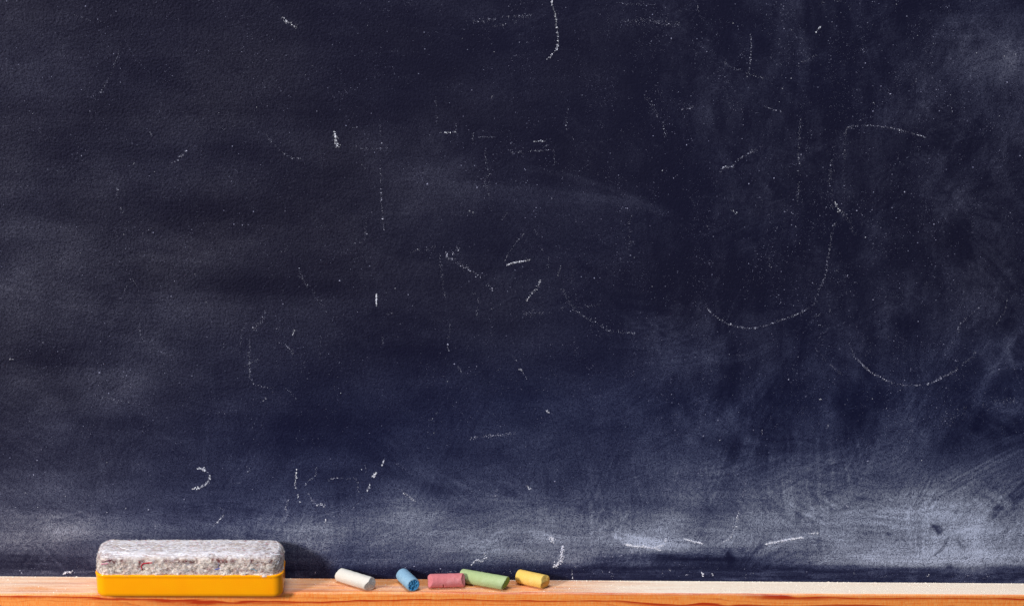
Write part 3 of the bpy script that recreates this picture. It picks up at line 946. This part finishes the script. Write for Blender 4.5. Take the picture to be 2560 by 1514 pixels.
disp = side*(.0011*lump+.0004*fine)+FT*(.00032*strk+.0001*fine+.0003*fbm(x/16, y/9, z/9, seed=141, octv=2))
sag = -.0010*np.exp(-((x-62)/9)**2)*(FT > .9)
FV = FV+FN*disp[..., None]; FV[..., 2] += sag
# ragged lower rim of felt hanging over the lip of the handle
rim = np.exp(-((z-18.9)/.9)**2)
hang = .0005*np.clip(fbm(x/3.0, y/3.0, seed=143, octv=3), -.3, 1)
FV[..., :2] += (FN[..., :2]*(.0004*rim)[..., None])
corner_r = np.exp(-((x-59)/7)**2)*(y < 0); corner_l = np.exp(-((x+64)/4)**2)*(y < 0)
FV[..., 2] -= rim*(hang+.0011*corner_r+.0008*corner_l)
FV[..., :2] += FN[..., :2]*(rim*.0008*(corner_r+corner_l))[..., None]
nf = FV.shape[1]
qf = ring_faces(len(FV), nf)
cap0 = np.arange(nf)[::-1]; cap1 = np.arange(nf)+(len(FV)-1)*nf
me = mesh_np('felt_pad', FV.reshape(-1, 3), np.concatenate([qf.ravel(), cap0, cap1]), np.concatenate([np.full(len(qf), 4), [nf, nf]]))
attr(me, 'topside', ss(.15, .85, FT+.25*fbm(x/6, y/6, z/3, seed=145, octv=3)))
ridge = np.exp(-((z-FH*1000+5.6+1.6*fbm(x/9, y*0, seed=151, octv=3))/1.9)**2)*(.25+.9*ss(-.2, .4, fbm(x/7, z*0, seed=152, octv=3)))
deep = ss(-.15, -.6, lump)*side  # hollows between clumps darkened: crevice shade put into the felt colour
ends_ = np.exp(-((x-56)/11)**2)*.8+np.exp(-((x+62)/6)**2)*.7
attr(me, 'stain_shade', np.clip(ridge*1.0+deep*1.0+ends_*ss(-.1, .5, fbm(x/2.2, y/2.2, z/1.6, seed=153, octv=3)), 0, 1))
pad = link('felt_pad', me, felt, er)

# fibres
def tubes(paths, rad, k=3):
    """paths n x m x 3, rad n"""
    n, m = paths.shape[:2]
    t = np.gradient(paths, axis=1); t /= np.linalg.norm(t, axis=2, keepdims=True)+1e-12
    ref = np.where(np.abs(t[..., 2:3]) > .8, np.array([1., 0, 0]), np.array([0, 0, 1.]))
    a = np.cross(t, ref); a /= np.linalg.norm(a, axis=2, keepdims=True)+1e-12; b = np.cross(t, a)
    th = np.linspace(0, 2*np.pi, k, endpoint=False)
    taper = np.ones(m); taper[0] = taper[-1] = .45
    off = (a[:, :, None]*np.cos(th)[None, None, :, None]+b[:, :, None]*np.sin(th)[None, None, :, None])*(rad[:, None]*taper[None])[..., None, None]
    V = (paths[:, :, None]+off).reshape(-1, 3)
    i = np.arange(m-1)[:, None]; j = np.arange(k)[None]
    qd = np.stack([i*k+j, i*k+(j+1) % k, (i+1)*k+(j+1) % k, (i+1)*k+j], -1).reshape(-1)
    o = (np.arange(n)*m*k)[:, None]
    caps0 = (np.arange(k)[::-1][None]+o).ravel(); caps1 = (np.arange(k)[None]+(m-1)*k+o).ravel()
    return V, np.concatenate([(qd[None]+o).ravel(), caps0, caps1]), np.concatenate([np.full(n*(m-1)*k, 4), np.full(2*n, k)])
def tube_obj(name, paths, rad, mat, parent, k=3, **props):
    V, l, s = tubes(np.asarray(paths, float), np.asarray(rad, float), k)
    return link(name, mesh_np(name, V, l, s), mat, parent, **props)
flatV, flatN, flatT = FV.reshape(-1, 3), FN.reshape(-1, 3), FT.reshape(-1)
w = np.ones(len(flatV)); w[flatV[:, 2] < .0182] = 0; w[(flatT > .9)] = .8; w[flatV[:, 1] > hy*.9] *= .35
w /= w.sum()
def fibres(n, lmin, lmax, lift, rad, flat=0.6):
    i = RNG.choice(len(flatV), n, p=w)
    p0 = flatV[i]; nn = flatN[i]; tp = flatT[i]
    tang = RNG.normal(0, 1, (n, 3)); tang[:, 0] += np.sign(RNG.normal(0, 1, n))*(1.0+3.2*tp)   # combed lengthwise on top
    tang -= nn*(tang*nn).sum(1, keepdims=True); tang /= np.linalg.norm(tang, axis=1, keepdims=True)
    bend = np.cross(nn, tang)*RNG.normal(0, .55, n)[:, None]*(1-.7*tp)[:, None]
    L = RNG.uniform(lmin, lmax, n)[:, None]
    up = (RNG.uniform(0.1, 1, n)**2*lift)[:, None]
    path = []
    for s_ in (0, .3, .65, 1.0):
        path.append(p0+tang*L*(s_-.3)+bend*L*s_*s_+nn*(-.00005+up*math.sin(s_*2.6)))
    return np.stack(path, 1), np.full(n, rad)*RNG.uniform(.7, 1.3, n)
for cnt, col, lf, rd, nm in ((4200, lin(228, 226, 234), .0007, .00006, 'pale'), (3000, lin(206, 188, 170), .0006, .00006, 'tan'),
                             (1500, lin(128, 96, 90), .0004, .00007, 'brown'), (900, lin(248, 248, 252), .0011, .00005, 'white'),
                             (330, lin(196, 70, 96), .0004, .00007, 'rose'), (90, lin(70, 90, 170), .0004, .00007, 'blue'), (70, lin(90, 50, 90), .0004, .00008, 'plum')):
    pth, rd_ = fibres(cnt, .0014, .0042, lf, rd)
    tube_obj('wool_fibres', pth, rd_, fibre_mat('wool_'+nm, col), pad, kind='stuff')
# bigger coloured threads caught in the felt
Mi = np.linalg.inv(np.array([[math.cos(yaw), -math.sin(yaw), 0], [math.sin(yaw), math.cos(yaw), 0], [0, 0, 1.]]))
def on_felt(pts, lift=.0004):
    out = []
    for a, b in curve([(200+p*560/2510, 1300+q_*560/2510) for p, q_ in pts], 5):
        best = None
        P = (unproject(a, b, 1, ec[1]-ED/2)-ec) @ Mi.T       # the front face
        if P[2] > FH-.004:
            P = (unproject(a, b, 2, ec[2]+FH)-ec) @ Mi.T
            j = np.argmin(np.hypot(flatV[:, 0]-P[0], flatV[:, 1]-P[1])+np.where(flatV[:, 2] > FH-.006, 0, 1))
        else:
            j = np.argmin(np.hypot(flatV[:, 0]-P[0], flatV[:, 2]-P[2])+np.where(flatV[:, 1] < -hy*.5, 0, 1))
        q3 = flatV[j]*np.array([0, 1, 0]) + P*np.array([1, 0, 1]) if flatT[j] < .7 else np.array([P[0], P[1], flatV[j, 2]])
        out.append(q3+flatN[j]*lift)
    return np.array(out)
for pts, col, rd, lab in (
    ([(815, 468), (760, 472), (706, 480), (690, 510), (697, 555)], lin(190, 25, 52), .00042, 'bent red yarn scrap caught in the felt'),
    ([(1462, 375), (1445, 392), (1437, 420)], lin(62, 44, 52), .00030, 'short dark thread in the felt'),
    ([(1508, 552), (1540, 546), (1572, 540)], lin(60, 84, 176), .00032, 'blue thread low on the felt front'),
    ([(1545, 470), (1552, 500), (1548, 532)], lin(96, 120, 190), .00013, 'fine blue hair on the felt front'),
    ([(2120, 350), (2180, 378), (2222, 420), (2228, 470), (2196, 508)], lin(236, 238, 248), .00016, 'loop of white thread at the right end of the felt'),
    ([(1908, 545), (1945, 552), (1985, 572)], lin(90, 170, 205), .00022, 'pale cyan thread low on the felt front'),
    ([(238, 492), (275, 484), (318, 474)], lin(216, 120, 160), .00030, 'pink thread at the left end of the felt'),
    ([(250, 470), (300, 452), (365, 436)], lin(92, 48, 72), .00034, 'dark plum thread at the left end of the felt'),
    ([(440, 300), (500, 318), (556, 330)], lin(244, 240, 240), .00028, 'white tuft lying on top of the felt')):
    pth = on_felt(pts)
    tube_obj('thread', pth[None], [rd], fibre_mat('thread_dye', col), pad, k=7, label=lab)

# ------------------------------------------------------------------ chalk sticks
RAD = .0053
def chalk(L, r, mats, cuts=(), rough=.00010, end=(.0016, .0016), pit=0, seed=1, dome=(0, 0), crack=None, taper=0.0):
    """mesh along local x, centred; returns body mesh and right-hand end mesh"""
    n = 72; prof = []
    eL, eR = end
    for f in np.linspace(0, 1, 7)[:-1]: prof.append((-L/2-dome[0]*(1-f*f), f*(r-eL)))
    for a in np.linspace(0, 90, 5)[:-1]: prof.append((-L/2+eL-eL*math.cos(math.radians(a)), r-eL+eL*math.sin(math.radians(a))))
    for t in np.linspace(-L/2+eL, L/2-eR, 60): prof.append((t, r))
    nb = None
    for a in np.linspace(90, 0, 6)[1:]: prof.append((L/2-eR+eR*math.cos(math.radians(a)), r-eR+eR*math.sin(math.radians(a))))
    nb = len(prof)
    for f in np.linspace(1, 0, 14)[1:]: prof.append((L/2+dome[1]*(1-f*f), f*(r-eR)))
    th = np.linspace(0, 2*np.pi, n, endpoint=False)
    V = np.array([[(x, -rr*(1+taper*x/L)*math.cos(t), rr*(1+taper*x/L)*math.sin(t)) for t in th] for x, rr in prof])
    x, y, z = V[..., 0]*1000, V[..., 1]*1000, V[..., 2]*1000
    N = V.copy(); N[..., 0] = 0; N /= np.linalg.norm(N, axis=2, keepdims=True)+1e-9
    V += N*(rough*(fbm(x/2.4, y/2.4, z/2.4, seed=seed, octv=4)*1.6))[..., None]
    V[nb-1:, :, 0] += pit*fbm(x/.9, y/.9, z/.9, seed=seed+40, octv=3)[nb-1:]
    V[:6, :, 0] += rough*2*fbm(x/2, y/2, z/2, seed=seed+60, octv=3)[:6]
    for nrm, dist in cuts:
        nrm = np.array(nrm, float); nrm /= np.linalg.norm(nrm)
        dist = abs(nrm[0])*L/2+math.hypot(nrm[1], nrm[2])*r-dist
        ex = V @ nrm-dist-.00025*fbm(x/1.5, y/1.5, z/1.5, seed=seed+80, octv=3)
        V = V-nrm*np.clip(ex, 0, None)[..., None]
    if crack is not None:
        cx, a0, a1 = crack
        ang = np.arctan2(V[..., 2], -V[..., 1])
        m = np.exp(-((V[..., 0]-cx-.0002*np.sin(ang*9))/.00035)**2)*ss(a0, a0+.25, ang)*ss(a1, a1-.25, ang)
        V = V-N*(.0009*m)[..., None]
    return V, nb, n
def place_chalk(a_px, b_px, name_label, body_mat, end_mat=None, end_name='broken_end', lift=(0, 0), r=RAD, yoff=0, **kw):
    A = unproject(float(a_px[0]), float(a_px[1]), 2, Z0+r+lift[0]); B = unproject(float(b_px[0]), float(b_px[1]), 2, Z0+r+lift[1])
    d = B-A; L = float(np.linalg.norm(d)); d /= L
    mid_ = (A+B)/2; mid_[1] += yoff
    V, nb, n = chalk(L, r, None, **kw)
    q1 = ring_faces(nb, n)
    cap = np.arange(n)[::-1]
    body = V[:nb].reshape(-1, 3)
    if end_mat is None:
        body = V.reshape(-1, 3); q1 = ring_faces(len(V), n)
        me = mesh_np('chalk_stick', body, np.concatenate([q1[:, ::-1].ravel(), cap[::-1]]), np.concatenate([np.full(len(q1), 4), [n]]))
    else:
        me = mesh_np('chalk_stick', body, np.concatenate([q1[:, ::-1].ravel(), cap[::-1]]), np.concatenate([np.full(len(q1), 4), [n]]))
    o = link('chalk_stick', me, body_mat)
    dv = Vector(d); xa = dv; za = Vector((0, 0, 1)); ya = za.cross(xa).normalized(); za = xa.cross(ya)
    mw = Matrix((xa, ya, za)).transposed().to_4x4(); mw.translation = Vector(mid_)
    # keep every point clear of the board and resting on the ledge
    co = np.array(mw)[:3, :3] @ V.reshape(-1, 3).T
    over = co[1].max()+mid_[1]+.0003
    if over > 0: mw.translation.y -= over
    o.matrix_world = mw
    mw.translation.z += Z0+.00005-(co[2].min()+mid_[2]); o.matrix_world = mw
    if end_mat is not None:
        e = V[nb-1:].reshape(-1, 3); qe = ring_faces(len(V)-nb+1, n)
        m2 = mesh_np(end_name, e, qe[:, ::-1].ravel(), np.full(len(qe), 4))
        link(end_name, m2, end_mat, o)
    o['label'] = name_label; o['category'] = 'chalk'; o['group'] = 'short chalk sticks on the ledge'
    return o
white = chalk_mat('white_chalk', lin(200, 195, 187), lin(206, 201, 194), extra=lin(198, 191, 186))
blue = chalk_mat('blue_chalk', lin(120, 155, 180), lin(130, 163, 186), extra=lin(148, 177, 195))
blue_in = chalk_mat('blue_chalk_inside', lin(44, 124, 182), lin(90, 160, 206), extra=lin(28, 100, 164), scale=2200, bump=.0006)
pink = chalk_mat('pink_chalk', lin(192, 110, 116), lin(199, 120, 122), extra=lin(207, 144, 150))
pink_in = chalk_mat('pink_chalk_inside', lin(204, 84, 96), lin(226, 150, 160))
green = chalk_mat('green_chalk', lin(157, 174, 124), lin(163, 179, 132), extra=lin(176, 190, 150))
green_in = chalk_mat('green_chalk_inside', lin(128, 166, 76), lin(142, 178, 92))
yellow = chalk_mat('yellow_chalk', lin(220, 180, 90), lin(222, 187, 106), extra=lin(226, 198, 132))
yellow_in = chalk_mat('yellow_chalk_inside', lin(224, 170, 78), lin(228, 186, 104))
place_chalk((845, 1433), (930, 1458.5), 'short white chalk stick with a worn slanted tip, nearest the eraser', white, seed=11,
            end=(.0022, .0009), dome=(.0006, .0003), cuts=[((.78, -.5, -.42), .0030), ((.97, .1, .2), .0010), ((-.85, -.1, .5), .0022)])
place_chalk((1005, 1435), (1034, 1462), 'light blue chalk stub pointing forward, its crumbly darker blue end showing', blue, blue_in, seed=23,
            end=(.0015, .0010), dome=(.0004, -.0003), pit=.0007)
place_chalk((1070, 1451.5), (1162, 1449), 'pink chalk stick lying level with the ledge, leaning against the green one', pink, pink_in, seed=37,
            end=(.0016, .0013), cuts=[((.8, -.45, .3), .0024), ((.93, .1, .35), .0010), ((-.8, -.5, .25), .0026), ((-.75, .1, .6), .0016)], crack=(-.0022, -1.2, -.1), rough=.00013)
place_chalk((1153, 1436), (1268, 1456), 'long pale green chalk stick behind the pink one, longest of the five', green, green_in, seed=53,
            end=(.0013, .0004), dome=(.0003, -.0010), pit=.00018, cuts=[((.93, -.16, -.33), .0028)])
place_chalk((1294, 1438.5), (1367, 1454.5), 'yellow chalk stick, the rightmost piece of chalk on the ledge', yellow, yellow_in, seed=67,
            end=(.0018, .0009), dome=(.0004, .0003), pit=.00025, cuts=[((.86, -.28, .42), .0024), ((.9, -.3, -.3), .0026)])
